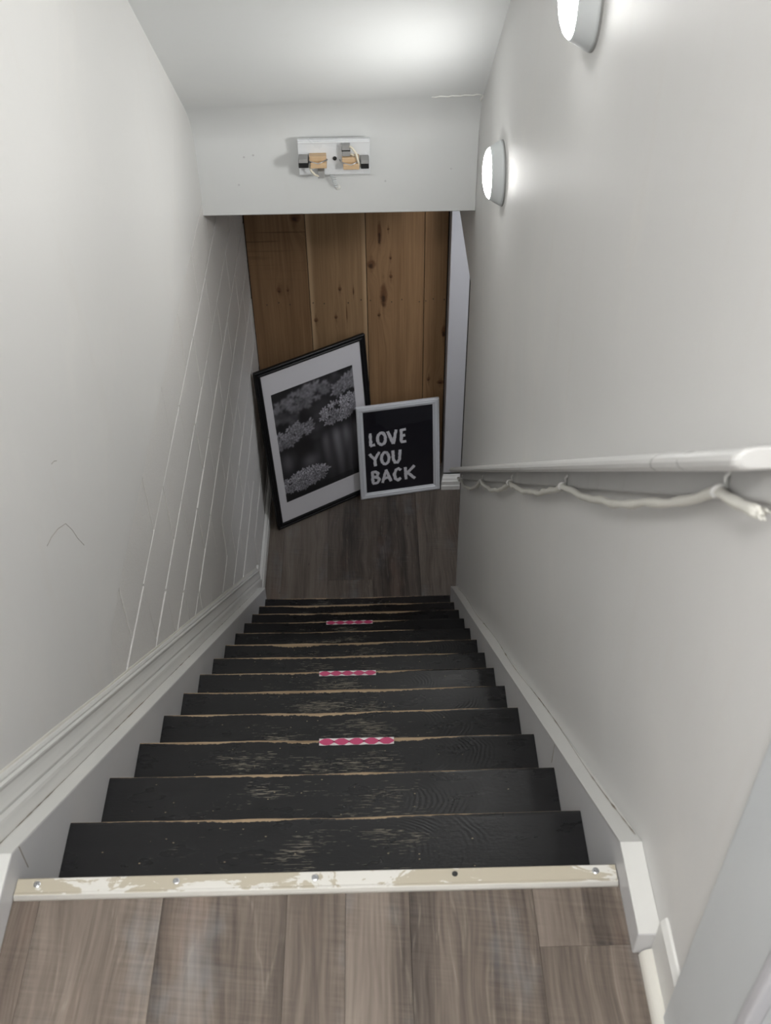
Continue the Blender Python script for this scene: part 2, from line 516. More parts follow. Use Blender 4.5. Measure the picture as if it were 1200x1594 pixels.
def sweep(name, prof, ys, mat, parent=None, base=lambda y: (0.0, 0.0), **kw):
    """closed profile of (x, h) carried along y; base(y) gives the (x, z) it hangs on"""
    rings = []
    for y in ys:
        bx, bz = base(y)
        rings.append([(px + bx, y, ph + bz) for px, ph in prof])
    return loft(name, rings, mat, parent, **kw)


def lathe(name, prof, centre, axis, mat, parent=None, seg=40, cap=True, **kw):
    """profile of (radius, distance along axis) turned about axis ('-x' or '-z' or 'y')"""
    rings = []
    for rr, t in prof:
        rg = []
        for k in range(seg):
            a = 2 * math.pi * k / seg
            c, s = rr * math.cos(a), rr * math.sin(a)
            if axis == '-x': rg.append((centre[0] - t, centre[1] + c, centre[2] + s))
            elif axis == '-z': rg.append((centre[0] + c, centre[1] + s, centre[2] - t))
            elif axis == '-y': rg.append((centre[0] + c, centre[1] - t, centre[2] + s))
            else: rg.append((centre[0] + c, centre[1] + s, centre[2] + t))
        rings.append(rg)
    return loft(name, rings, mat, parent, cap=cap, **kw)


def nose(y): return -SL * y            # height of the nosing line


# ================================================================== SETTING
# ---- upper hall floor with its planks
floor = box('floor', XL - .1, 1.2, -2.3, .0, -.16, -.012, M['dark'])
tag(floor, 'grey wood-look plank floor of the upper hall', 'floor', kind='structure')
seams = [-.64, -.441, -.245, -.047, .046, .147, .344, .54, .74, .94, 1.14]
butts = {0: [-.9], 1: [-1.35], 2: [-.78], 3: [-1.1], 4: [-1.62], 5: [-.95], 6: [-.131, -1.36], 7: [-.7], 8: [-1.1], 9: [-.5]}
for i in range(len(seams) - 1):
    ys = [0.004] + butts[i] + [-2.3]
    for a, b in zip(ys[:-1], ys[1:]):
        x0, x1 = seams[i] + .0002, seams[i + 1] - .0002
        me = mesh('plank', box_vf(x0, x1, b + .0002, a - .0002, -.012, 0.0), BOXF)
        link('plank', me, M['vinyl'], floor, bevel=.0004, seg=1)

# ---- lower landing floor
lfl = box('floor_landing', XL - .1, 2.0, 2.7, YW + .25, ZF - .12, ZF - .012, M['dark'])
tag(lfl, 'grey wood-look plank floor of the lower landing with shade in its colour', 'floor', kind='structure')
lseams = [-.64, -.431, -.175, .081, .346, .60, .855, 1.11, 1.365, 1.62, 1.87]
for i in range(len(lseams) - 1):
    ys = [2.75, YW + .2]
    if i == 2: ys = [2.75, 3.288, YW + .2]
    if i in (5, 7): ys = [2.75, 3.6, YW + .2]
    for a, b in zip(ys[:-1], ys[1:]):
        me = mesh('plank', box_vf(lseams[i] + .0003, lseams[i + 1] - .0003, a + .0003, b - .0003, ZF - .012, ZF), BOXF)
        link('plank', me, M['vinyl_shaded'], lfl, bevel=.0004, seg=1)

# ---- left wall: foundation blocks below, smooth plaster above
wl = box('wall_left', XL - .16, XL - .009, -2.3, YW + .1, ZF - .1, 2.62, M['mortar'])
tag(wl, 'painted block wall with smooth plaster above, left of the stairs', 'wall', kind='structure')
pl = [(-2.3, 2.62), (-2.3, ZF), (.70, ZF), (.745, -.9), (.765, -.62), (.775, -.47), (.80, -.40), (.86, -.362), (.98, -.345), (1.4, -.335),
      (1.85, -.326), (2.4, -.318), (2.9, -.313), (YW + .05, -.31), (YW + .05, 2.62)]
prism_x('plaster', pl, XL - .010, XL + .0005, M['wall'], wl, bevel=.0035, seg=3)
zj = [-.318, -.548, -.787, -1.013, -1.235, -1.458, -1.682, -1.906, -2.13, -2.354, -2.578, ZF - .02]
GAP = .0052
for rI in range(len(zj) - 1):
    off = .982 if rI % 2 == 0 else 1.19
    k = -1
    while True:
        y0 = off + k * .4135
        y1 = y0 + .4135
        k += 1
        if y0 > YW: break
        z1, z0 = zj[rI], zj[rI + 1]
        if nose((y0 + y1) / 2 + .25) > z1 + .25: 
            pass
        # wholly behind the stair skirting: not seen
        if z1 < nose(y1) + .02: continue
        y0c, y1c = max(y0, .55), min(y1, YW + .02)
        if y1c - y0c < .05: continue
        dx = random.uniform(-.0022, .0004)
        me = mesh('block', box_vf(XL - .012, XL - .0006 + dx, y0c + GAP * .75, y1c - GAP * .75, z0 + GAP, z1 - GAP), BOXF)
        link('block', me, M['block'], wl, bevel=.002, seg=2)

# hair-thin scuffs in the plaster
for pts in ([(.633, .14), (.667, .132), (.71, .114), (.758, .084), (.783, .043), (.801, 0.0), (.827, -.046)],
            [(.773, .233), (.79, .226), (.805, .215)]):
    tube('scuff_mark', [(XL + .0005, a, b) for a, b in pts], .0006, M['caulk'], wl, seg=5)

# ---- right wall: solid along the stairs, a doorway at the lower landing
wr = box('wall_right', XR, XR + .10, -.36, YD, ZF - .1, 2.62, M['wall'], bevel=.004)
tag(wr, 'smooth off-white wall right of the stairs', 'wall', kind='structure')
box('door_header', XR + .0005, XR + .10, YD, YJ + .01, -.715, -.30, M['wall'], wr)
box('wall_pier', XR + .002, XR + .10, YJ, YW + .12, ZF - .1, -.30, M['wall'], wr)

# ---- far wall of boards
wf = box('wall_far', XL - .1, 2.0, YW + .022, YW + .14, ZF - .1, -.25, M['dark'])
tag(wf, 'knotty pine board wall at the foot of the stairs', 'wall', kind='structure')
bx = [-.5375, -.2265, .0825, .3895, .5115]
lo1, hi1 = (.22, .125, .062), (.36, .22, .115)
pins = [
    pine('pine_brown', (.185, .105, .053), (.315, .19, .10),
         [(-.389, -1.407, .013, .016), (-.341, -1.408, .007, .008), (-.274, -.984, .028, .03)], sawlines=True, seed=1.3),
    pine('pine_pale', (.245, .15, .078), (.375, .24, .13),
         [(-.062, -1.407, .010, .012), (-.20, -1.60, .012, .013), (-.09, -1.582, .009, .010), (.01, -1.42, .004, .025), (-.03, -1.56, .003, .05)],
         sap=[(-.195, -.226), (.052, .083)], seed=4.7),
    pine('pine_large_knots', lo1, hi1,
         [(.110, -1.262, .022, .024), (.172, -1.452, .019, .062), (.211, -1.226, .007, .008), (.211, -1.335, .009, .010), (.146, -1.572, .009, .009),
          (.20, -1.06, .006, .007), (.155, -1.08, .011, .055)], seed=8.9),
    pine('pine_narrow', lo1, hi1,
         [(.503, -1.684, .013, .035), (.423, -2.006, .010, .012), (.492, -2.03, .022, .012)], seed=12.1)]
for i in range(4):
    dy = (0, .0015, -.001, .001)[i]
    box('board', bx[i] + .0016, bx[i + 1] - .0016, YW + dy, YW + .022, ZF, -.30, pins[i], wf, bevel=.0018)
nme = mesh('nail', [], [])
for nx in (-.46, -.395, -.335, -.21, -.15, -.02, .05, .10, .215, .27, .365, .40, .44, .50):
    zn = -1.487 + random.uniform(-.012, .012)
    lathe('nail', [(.0034, 0), (.0030, .0022), (.0012, .0026)], (nx, YW - .0003, zn), '-y', M['blackpl'], wf, seg=8)

# ---- other walls that close the place in
tag(box('wall_back', XL - .1, 1.3, -2.42, -2.3, -.16, 2.62, M['wall']), 'plain wall closing the upper hall behind the camera', 'wall', kind='structure')
tag(box('wall_basement', 1.98, 2.08, 2.6, YW + .3, ZF - .1, -.25, M['wall']), 'far side wall of the room beside the lower landing', 'wall', kind='structure')
tag(box('wall_basement_near', XR + .10, 2.0, YD - .12, YD - .02, ZF - .1, -.25, M['wall']), 'near wall of the room beside the lower landing', 'wall', kind='structure')
tag(box('wall_hall', .585, .68, -2.3, -.36, -.16, 2.62, M['wall']), 'upper hall wall beside the door casing', 'wall', kind='structure')

# ---- sloping ceiling, hall ceiling, landing ceiling, bulkhead
yA = .14
zc = lambda x, y: 2.577 + .018 * x / .52 - SL * y
V = []
for x in (XL - .02, XR + .02):
    V += [(x, yA, zc(x, yA)), (x, YB + .02, zc(x, YB + .02)), (x, YB + .02, zc(x, YB + .02) + .12), (x, yA, zc(x, yA) + .12)]
me = mesh('ceiling', V, [(0, 1, 2, 3), (4, 5, 6, 7), (0, 1, 5, 4), (1, 2, 6, 5), (2, 3, 7, 6), (3, 0, 4, 7)])
ceil = link('ceiling', me, M['ceiling'])
tag(ceil, 'white sloping ceiling above the stairs', 'ceiling', kind='structure')
# filler ridge along the ceiling joint near the right wall
pts = []
for i in range(13):
    t = i / 12
    x = .335 + t * .175
    y = 2.905 + .004 * math.sin(i * 2.1)
    pts.append((x, y, zc(x, y) - .0008))
tube('filler_ridge', pts, lambda i: .0022 + .0016 * abs(math.sin(i * 1.9)), M['plaster'], ceil, seg=6)
pts = [(XR - .004 + .003 * math.sin(i * 1.7), 2.905 + i * .012, zc(XR, 2.905 + i * .012) - .004 - .002 * (i % 2)) for i in range(8)]
tube('filler_ridge', pts, lambda i: .003 + .002 * (i % 3) / 2, M['plaster'], ceil, seg=6)

hallc = box('ceiling_hall', XL - .1, 1.2, -2.3, yA + .02, 2.457, 2.56, M['ceiling'])
tag(hallc, 'flat white ceiling of the upper hall', 'ceiling', kind='structure')

zb = -.372
bk = prism_x('wall_bulkhead', [(YB, zb + .004), (YB + .004, zb), (YW + .1, zb), (YW + .1, .3), (YB, .3), (YB, .05)], XL - .02, XR - .001, M['ceiling'])
tag(bk, 'white bulkhead beam across the foot of the stairs', 'wall', kind='structure')
tag(box('ceiling_basement', XR + .10, 1.99, YD - .03, YW + .1, -.31, -.2, M['ceiling']), 'flat white ceiling of the room beside the lower landing', 'ceiling', kind='structure')
# rounded plaster cove softening the joint between slope and bulkhead
R = .13
V, F = [], []
NX, NC = 24, 14
for i in range(NX + 1):
    x = XL + (XR - XL) * i / NX
    zt = zc(x, YB)
    a = Vector((YB, zt - R * .7)); b = Vector((YB - R * CT, zt + R * ST)); cpt = Vector((YB, zt))
    for k in range(NC + 1):
        t = k / NC
        p = a * (1 - t) ** 2 + cpt * 2 * t * (1 - t) + b * t * t
        V.append((x, p.x - .0003, p.y - .0003))
for i in range(NX):
    for k in range(NC):
        q = i * (NC + 1) + k
        F.append((q, q + 1, q + NC + 2, q + NC + 1))
me = bpy.data.meshes.new('cove')
me.from_pydata(V, [], F)
link('cove', me, M['ceiling'], bk, smooth=True)

# ---- far jamb of the doorway with its plinth
jb = box('trim_1', .517, XR + .10, YJ - .001, YW + .02, ZF + .10, zb, M['trim_cool'], bevel=.002)
tag(jb, 'white painted door jamb beside the pine boards', 'door jamb', kind='structure')
prof = [(0, .0), (0, .030), (.004, .034), (.004, .062), (.009, .068), (.012, .080), (.020, .090), (.024, .100), (.027, .104), (.027, .115)]
rings = []
for ins, h in prof:
    x0, x1, y0, y1 = .5035 + ins * .55, XR + .098, 4.032 + ins, YW + .01
    rings.append([(x0, y0, ZF + h), (x1, y0, ZF + h), (x1, y1, ZF + h), (x0, y1, ZF + h)])
pn = loft('trim_2', rings, M['trim'])
tag(pn, 'moulded white plinth at the foot of the door jamb', 'plinth', kind='structure')

# ---- skirting up the left side of the stairs (stepped moulding)
H0, H1 = .066, .200            # vertical heights above the nosing line
hh = H1 - H0
P = [(0, H0 - .005), (.021, H0 - .005), (.021, H0 + .30 * hh), (.0195, H0 + .36 * hh), (.0145, H0 + .42 * hh), (.0165, H0 + .46 * hh), (.0175, H0 + .50 * hh),
     (.0150, H0 + .56 * hh), (.0115, H0 + .66 * hh), (.0095, H0 + .74 * hh), (.0105, H0 + .78 * hh), (.0140, H0 + .82 * hh), (.0140, H0 + .86 * hh),
     (.0080, H0 + .88 * hh), (.0095, H0 + .93 * hh), (.0065, H0 + .98 * hh), (0, H1)]
ys = [-2.29, 0.0] + [i * 3.165 / 24 for i in range(1, 25)]
bb = sweep('baseboard_left', P, ys, M['trim'], base=lambda y: (XL - .0004, nose(max(y, 0.0))), bevel=0)
tag(bb, 'stepped white skirting moulding running down the left side of the stairs', 'baseboard', kind='structure')
cap = [(0, H1 - .004), (.0042, H1 - .004), (.0022, H1 + .004), (0, H1 + .005)]
sweep('caulk', cap, ys, M['cream'], bb, base=lambda y: (XL - .0002, nose(max(y, 0.0)) + .0012 * math.sin(y * 37)))
bl = sweep('baseboard_landing', [(0, 0), (.022, 0), (.022, .072), (.016, .082), (.014, .096), (.006, .104), (0, .108)], [3.05, YW - .001], M['trim'],
           base=lambda y: (XL - .0004, ZF))
tag(bl, 'short white skirting along the left wall of the lower landing', 'baseboard', kind='structure')
box('end_block', XL, XL + .012, 3.155, 3.185, ZF + .1, ZF + .24, M['trim'], bb, bevel=.002)

# ---- skirting, quarter round, casing and door at the right of the upper hall
br = sweep('baseboard_right', [(0, 0), (-.010, 0), (-.010, .100), (-.004, .110), (0, .111)], [-.256, -.145], M['trim'], base=lambda y: (XR + .0004, 0))
tag(br, 'short white skirting between stair skirt and door casing', 'baseboard', kind='structure')
q = [(-.010, 0)] + [(-.010 - .018 * math.cos(a), .020 * math.sin(a)) for a in (i * math.pi / 2 / 6 for i in range(7))]
sweep('quarter_round', q, [-.40, -.148], M['cream'], br, base=lambda y: (XR + .0004, .0003), smooth=False)
cs = prism_x('trim_3', [(-.246, 0), (-.246, 2.12), (-.392, 2.12), (-.392, 0)], XR - .014, XR + .02, M['casing'], bevel=.004)
tag(cs, 'pale grey door casing at the right edge of the upper hall', 'door casing', kind='structure')
prism_x('casing_bead', [(-.393, 0), (-.393, 2.12), (-.412, 2.12), (-.412, 0)], XR - .020, XR + .02, M['trim_cool'], cs, bevel=.005, seg=3)
prism_x('jamb', [(-.412, 0), (-.412, 2.12), (-.45, 2.12), (-.45, 0)], XR - .004, XR + .06, M['casing'], cs, bevel=.002)
box('head', XR - .013, XR + .03, -1.35, -.395, 2.03, 2.12, M['casing'], cs, bevel=.003)
dr = box('door_1', XR + .03, XR + .064, -1.3, -.452, .005, 2.03, M['trim_cool'])
tag(dr, 'plain white door beside the upper hall', 'door', kind='structure')
lathe('door_knob', [(.026, 0), (.026, .006), (.012, .010), (.011, .035), (.024, .045), (.027, .058), (.018, .068), (.002, .070)],
      (XR + .03, -1.22, 1.0), '-x', M['steel'], dr, seg=24, smooth=True)

# ================================================================== STAIRCASE
st = empty('staircase', (0, 0, ZF))
tag(st, 'steep black painted wooden staircase with worn nosings and white stringers', 'staircase')
TH = .032


def tread_mesh(seed):
    rg = random.Random(seed)
    n = 40
    dep = RUN + .028
    top_f, bot_f, top_b, bot_b = [], [], [], []
    ph = rg.uniform(0, 6)
    for i in range(n + 1):
        x = -TW + .0006 + (2 * TW - .0012) * i / n
        cen = max(0, 1 - (abs(x) / .5) ** 2)
        wob = .0022 * math.sin(x * 6 + ph) + .0014 * math.sin(x * 17 + ph * 2) + rg.uniform(-.0007, .0007)
        yf = -.001 - abs(wob) * cen
        zf = -.0018 * cen * (.5 + .5 * math.sin(x * 9 + ph))
        top_f.append((x, yf, zf, cen)); 
    V, F = [], []
    for (x, yf, zf, cen) in top_f:
        V += [(x, -dep, 0), (x, yf - .03, 0), (x, yf - .009, zf * .25), (x, yf - .003, zf - .0012), (x, yf, zf - .005), (x, yf - .0005, -TH + .004), (x, yf - .004, -TH), (x, -dep, -TH)]
    for i in range(n):
        a, b = i * 8, (i + 1) * 8
        for k in range(8):
            k2 = (k + 1) % 8
            F.append((a + k, b + k, b + k2, a + k2))
    F.append(tuple(range(8))); F.append(tuple(n * 8 + k for k in range(7, -1, -1)))
    return mesh('tread', V, F)


for k in range(1, 14):
    me = tread_mesh(k)
    o = link('tread', me, M['tread'], st, loc=(0, k * RUN, -k * RISE - ZF))
for k in range(14):
    z1 = -k * RISE - (TH if k else .02)
    z0 = -(k + 1) * RISE + .0003
    y = k * RUN - .026 if k else -.004
    box('riser', -TW + .0006, TW - .0006, y - .016, y, z0, z1, M['tread'], st)
yl = 3.022
yr = 2.945
for side in (-1, 1):
    ye = yl if side < 0 else yr
    h = .07 if side < 0 else .067
    yt = -.145 if side > 0 else -2.28
    zt = .060 if side > 0 else .056
    yk = (h - zt) / SL
    poly = [(yt, -.14 if False else .0), (yt, zt), (yk, zt), (ye, nose(ye) + h), (ye, ZF + .0005), (ye - .35, ZF + .0005), (.02, -.33), (-.02, -.16), (-.02, .0)]
    if side < 0:
        sx_ = prism_x('stringer', poly, XL + .0008, -TW, M['stringer'], st, bevel=.0022)
    else:
        sx_ = prism_x('stringer', poly, TW, XR - .0008, M['stringer'], st, bevel=.0022)
    # brighter painted top cap following the slope
    capx = (XL + .02, -TW - .0003) if side < 0 else (TW + .0003, XR - .0005)
    cp = [(yk, zt + .0002), (ye, nose(ye) + h + .0002), (ye, nose(ye) + h + .0022), (yk - .001, zt + .0022), (yt + .001, zt + .0022), (yt + .001, zt + .0002)]
    prism_x('stringer_cap', cp, capx[0], capx[1], M['trim'], sx_, bevel=.0012, loc=(0, 0, 0))
    # old cracked caulk where the cap meets wall or moulding
    rr = random.Random(7 + side)
    V, F = [], []
    N = 150
    for i in range(N + 1):
        y = .03 + (ye - .1) * i / N
        xx = (XR - .004 - .004 * math.sin(i * .13)) if side > 0 else (XL + .0222)
        w = max(.0003, (.0008 if side > 0 else .0007) * (rr.random() ** 1.5) * (1.5 + 1.2 * math.sin(i * .21)))
        z = nose(y) + h + .0026
        V += [(xx - w, y, z), (xx + w, y, z), (xx + w, y, z + .0004), (xx - w, y, z + .0004)]
    for i in range(N):
        a, b = 4 * i, 4 * i + 4
        for k in range(4):
            F.append((a + k, a + (k + 1) % 4, b + (k + 1) % 4, b + k))
    F += [(0, 1, 2, 3), (4 * N + 3, 4 * N + 2, 4 * N + 1, 4 * N)]
    link('caulk_crack', mesh('caulk_crack', V, F), M['caulk'], sx_, loc=(0, 0, 0))

# open joints in the two stringer boards
box('board_joint', TW - .0006, TW + .002, .4805, .4822, -.412, -.345, M['caulk'], st)
box('board_joint', -TW - .002, -TW + .0006, .040, .0415, -.03, .034, M['caulk'], st)

# ---- metal threshold strip
ts = empty('threshold_strip', (0, -.0125, .0004))
tag(ts, 'worn aluminium threshold strip screwed along the top step edge', 'threshold')
prof = [(.0125, -.013), (.0125, .0055), (.0105, .0068), (-.0125, .0072), (-.0155, .0088), (-.0185, .0084), (-.0225, .0030), (-.0235, 0), (-.019, -.0002), (.009, -.0002), (.009, -.013)]
x0, x1 = -.4825, .4822
V = [(x0, y, z) for y, z in prof] + [(x1, y, z) for y, z in prof]
n = len(prof)
F = [tuple(range(n)), tuple(range(2 * n - 1, n - 1, -1))] + [(i, (i + 1) % n, n + (i + 1) % n, n + i) for i in range(n)]
link('strip', mesh('strip', V, F), M['strip'], ts, loc=(0, 0, 0), bevel=.0006, seg=2)
for sx in (-.449, -.226, -.003, .449):
    lathe('screw', [(.0056, 0), (.0056, .0008), (.004, .0016), (.0018, .0016), (.0014, .0008), (.0004, .0008)], (sx, .001, .0072), 'z', M['steel'], ts, seg=14, loc=(0, 0, 0))
lathe('screw_hole', [(.0048, 0), (.0048, .0004), (.0028, .0006), (.0004, .0003)], (.222, .002, .0070), 'z', M['blackpl'], ts, seg=14, loc=(0, 0, 0))

# ---- pink and white tape on three nosings
for k, xa, xb, lab in ((3, -.044, .139, 'nearest and largest pink and white diamond tape strip on a black tread'),
                       (6, -.091, .095, 'middle pink and white diamond tape strip on a black tread'),
                       (10, -.123, .081, 'farthest and smallest pink and white diamond tape strip on a black tread')):
    y1, y0 = k * RUN - .0045, k * RUN - .0245
    z = -k * RISE + .0004
    o = tag(empty('tape_strip', ((xa + xb) / 2, (y0 + y1) / 2, z)), lab, 'tape', 'diamond tape strips on the treads')
    N = 16
    V, F = [], []
    for i in range(N + 1):
        x = xa + (xb - xa) * i / N
        e = .0006 * math.sin(i * 2.3 + k)
        V += [(x, y0 + e, z), (x, y1 + e * .6, z), (x, y1 + e * .6, z + .0005), (x, y0 + e, z + .0005)]
    for i in range(N):
        a, b = 4 * i, 4 * i + 4
        for q_ in range(4):
            F.append((a + q_, a + (q_ + 1) % 4, b + (q_ + 1) % 4, b + q_))
    F += [(0, 1, 2, 3), (4 * N + 3, 4 * N + 2, 4 * N + 1, 4 * N)]
    tb = link('tape_backing', mesh('tape_backing', V, F), M['tapewhite'], o)
    nd_ = 5
    cw = (xb - xa) / nd_
    ym = (y0 + y1) / 2
    for i in range(nd_):
        xc = xa + cw * (i + .5)
        hw, hd = cw * .60, (y1 - y0) * .66
        pts = [(-hw, 0), (0, -hd), (hw, 0), (0, hd)]
        # clip the diamond to the strip
        out = []
        for j in range(4):
            p, q2 = pts[j], pts[(j + 1) % 4]
            for s in range(8):
                t = s / 8
                px, py = p[0] + (q2[0] - p[0]) * t, p[1] + (q2[1] - p[1]) * t
                px = min(max(xc + px, xa), xb); py = min(max(ym + py, y0 + .0006), y1 - .0006)
                if not out or abs(out[-1][0] - px) + abs(out[-1][1] - py) > 1e-5: out.append((px, py))
        n = len(out)
        V = [(a, b, z + .0005) for a, b in out] + [(a, b, z + .0008) for a, b in out]
        F = [tuple(range(n)), tuple(range(2 * n - 1, n - 1, -1))] + [(a, (a + 1) % n, n + (a + 1) % n, n + a) for a in range(n)]
        link('diamond', mesh('diamond', V, F), M['pink'], tb, loc=(0, 0, 0))

# ================================================================== HANDRAIL AND ROPE
y0, y1 = -.105, 2.905
hr = empty('handrail', (XR, y0, nose(y0) + .80))
tag(hr, 'white painted handrail with rounded front fixed along the right wall', 'handrail')
rail = [(0, .846), (-.028, .843), (-.056, .842), (-.064, .844), (-.0695, .849), (-.0715, .856), (-.0695, .863), (-.064, .868), (-.054, .8715), (-.03, .8735), (0, .874)]
ys = [y0 + (y1 - y0) * i / 30 for i in range(31)]
wob = lambda y: (XR - .0006 + 0 * y, nose(y))
rl = sweep('rail', rail, ys, M['rail'], hr, base=wob)
ec = []
for t, s in ((0, 1), (.004, .985), (.008, .93), (.0105, .8)):
    cx_, ch = -.036, .858
    ec.append([(XR - .0006 + cx_ + (px - cx_) * s, y0 - t, nose(y0 - t) + ch + (ph - ch) * s) for px, ph in rail])
loft('rail_end', ec, M['rail'], rl, loc=(0, 0, 0))
back = [(0, .796), (-.012, .796), (-.018, .801), (-.019, .806), (-.019, .8425), (0, .8455)]
sweep('backing_board', back, ys, M['rail_back'], hr, base=wob)
clips = [(2.80, .797), (2.072, .798), (1.434, .803), (.768, .803), (.002, .812)]
sag = [.754, .763, .775, .775]
xr_ = XR - .027
samples = []
for t in range(6):
    s = t / 6
    samples.append((2.905 + (2.80 - 2.905) * s, .806 + (.797 - .806) * s - .012 * math.sin(math.pi * s)))
for i in range(4):
    (ya, ha), (yb_, hb) = clips[i], clips[i + 1]
    depth = (ha + hb) / 2 - sag[i]
    for t in range(26):
        s = t / 26
        wave = .0022 * math.sin(s * 21 + i * 2) + .0012 * math.sin(s * 43 + i)
        samples.append((ya + (yb_ - ya) * s, ha + (hb - ha) * s - depth * (4 * s * (1 - s)) ** .85 + wave))
for t in range(9):
    s = t / 8
    samples.append((.002 - .112 * s, .812 - .026 * s ** .8))
rp = empty('rope', (xr_, samples[-1][0], nose(samples[-1][0]) + samples[-1][1]))
tag(rp, 'white painted rope hanging in swags below the handrail', 'rope')
pts = [(xr_ + .006 * math.sin(i * .37) * .4, y, nose(y) + h) for i, (y, h) in enumerate(samples)]
tube('rope_strand', pts, lambda i: .0068 + .0008 * math.sin(i * 1.9) + .0005 * math.sin(i * 4.1), M['rope'], rp, seg=10)
for (cy_, ch_) in clips:
    z = nose(cy_) + ch_
    pts = []
    for k in range(13):
        a = -1.1 + k / 12 * 4.6
        pts.append((xr_ - .0088 * math.cos(a), cy_, z + .0088 * math.sin(a)))
    pts = [(XR - .019, cy_ + .002, z + .028), (XR - .024, cy_ + .001, z + .020)] + pts[::-1]
    tube('hook', pts, .0028, M['rail'], rp, seg=7)
ye_, he_ = samples[-1]
for k in range(4):
    a = k * 1.6
    dx, dz = .006 * math.cos(a), .006 * math.sin(a)
    pts = [(xr_ + dx * .6, ye_ + .004, nose(ye_) + he_ + dz * .6), (xr_ + dx * 1.2, ye_ - .006, nose(ye_ - .006) + he_ + dz * 1.0),
           (xr_ + dx * 1.1, ye_ - .010 - .003 * (k % 3), nose(ye_ - .010) + he_ + dz * 1.2 - .002)]
    tube('fray', pts, .0013, M['rope'], rp, seg=5)


# ================================================================== WALL LAMPS
def sconce(y, z, lab):
    o = tag(empty('wall_lamp', (XR, y, z)), lab, 'lamp', 'round wall lamps above the handrail')
    c = (XR, y, z)
    lathe('back_ring', [(.099, 0), (.099, .004), (.094, .006)], c, '-x', M['greypl'], o, seg=56)
    lathe('lamp_body', [(.0985, .004), (.0965, .010), (.0785, .040), (.0765, .0415), (.0745, .040)], c, '-x', M['lampbody'], o, seg=56, smooth=True)
    n = 9
    prof = [(.0755 * math.cos(i / n * math.pi / 2) + .0003, .0395 + .021 * math.sin(i / n * math.pi / 2)) for i in range(n + 1)]
    lathe('diffuser', prof, c, '-x', M['diffuser'], o, seg=56, smooth=True)
    return o


sconce(2.26, .13, 'lit round white wall lamp nearest the bulkhead, wholly in view')
sconce(1.16, .985, 'lit round white wall lamp cut off by the top edge of the picture')

# hall ceiling lamp behind the camera and a lamp in the basement room
hl = tag(empty('ceiling_lamp', (0, -1.25, 2.457)), 'round frosted ceiling lamp of the upper hall behind the camera', 'lamp')
lathe('lamp_base', [(.17, 0), (.17, .02), (.155, .025)], (0, -1.25, 2.457), '-z', M['lampbody'], hl, seg=40)
lathe('globe', [(.15, .025), (.145, .05), (.12, .075), (.07, .09), (.005, .095)], (0, -1.25, 2.457), '-z', M['hall_lamp'], hl, seg=40, smooth=True)
dl = tag(empty('basement_lamp', (1.15, 3.38, -.31)), 'round frosted lamp on the basement ceiling beyond the doorway', 'lamp')
lathe('lamp_base', [(.21, 0), (.21, .02), (.20, .025)], (1.15, 3.38, -.31), '-z', M['lampbody'], dl, seg=32)
lathe('globe', [(.195, .025), (.19, .05), (.14, .08), (.005, .10)], (1.15, 3.38, -.31), '-z', M['down_lamp'], dl, seg=32, smooth=True)

# ================================================================== BARE FIXTURE ON THE BULKHEAD
YP = YB - .05
fx = tag(empty('light_fixture', (-.02, YB, -.10)), 'bare light fixture plate with two open lamp sockets on the bulkhead', 'light fixture')
px0, px1, pz0, pz1 = -.1525, .1135, -.186, -.052
box('mounting_plate', px0, px1, YP, YP + .002, pz0, pz1, M['plate'], fx, bevel=.0006)
box('plate_lip', px0, px1, YP + .002, YP + .016, pz1 - .002, pz1, M['plate'], fx)
box('plate_lip', px0, px1, YP + .002, YP + .016, pz0, pz0 + .002, M['plate'], fx)
box('plate_fold', px0, px1 - .001, YP - .008, YP, pz1 - .010, pz1 - .004, M['plate'], fx, bevel=.002)
box('spacer', -.055, .02, YP + .002, YB, -.14, -.10, M['greypl'], fx)
lathe('centre_screw', [(.0075, 0), (.0075, .003), (.005, .006), (.0015, .007)], (-.0185, YP, -.123), '-y', M['blackpl'], fx, seg=16)


def socket(cx, cz, s):
    """tan lamp socket; s is +1 when its black end points right"""
    o = bpy.data.objects.new('socket', boxes_mesh('socket', [
        (cx - .033, cx + .030, YP - .034, YP, cz - .002, cz + .018),
        (cx - .029, cx + .031, YP - .046, YP, cz - .024, cz - .002)]))
    o.data.materials.append(M['tan'])
    col.objects.link(o)
    o.parent = fx
    o.location = -Vector(fx.location)
    sk = o
    bv = o.modifiers.new('bevel', 'BEVEL'); bv.width = .003; bv.segments = 2
    e0, e1 = (cx + .036, cx + .066) if s > 0 else (cx - .072, cx - .036)
    box('socket_end', e0, e1, YP - .052, YP - .006, cz - .018, cz + .014, M['blackpl'], sk, bevel=.002, loc=(0, 0, 0))
    box('end_cap', e0 + .001, e1 - .001, YP - .0525, YP - .006, cz + .002, cz + .0155, M['greypl'], sk, bevel=.001, loc=(0, 0, 0))
    # sprung contact strip round the socket
    x0, x1 = cx - .036, cx + .034
    pts = [(x1 + .008 * s, YP - .02, cz - .006), (x1, YP - .036, cz + .006), (cx, YP - .048, cz - .004), (x0, YP - .036, cz + .002), (x0 - .006, YP - .02, cz + .004)]
    tube('contact_spring', pts, .0022, M['steel'], sk, seg=6, loc=(0, 0, 0))


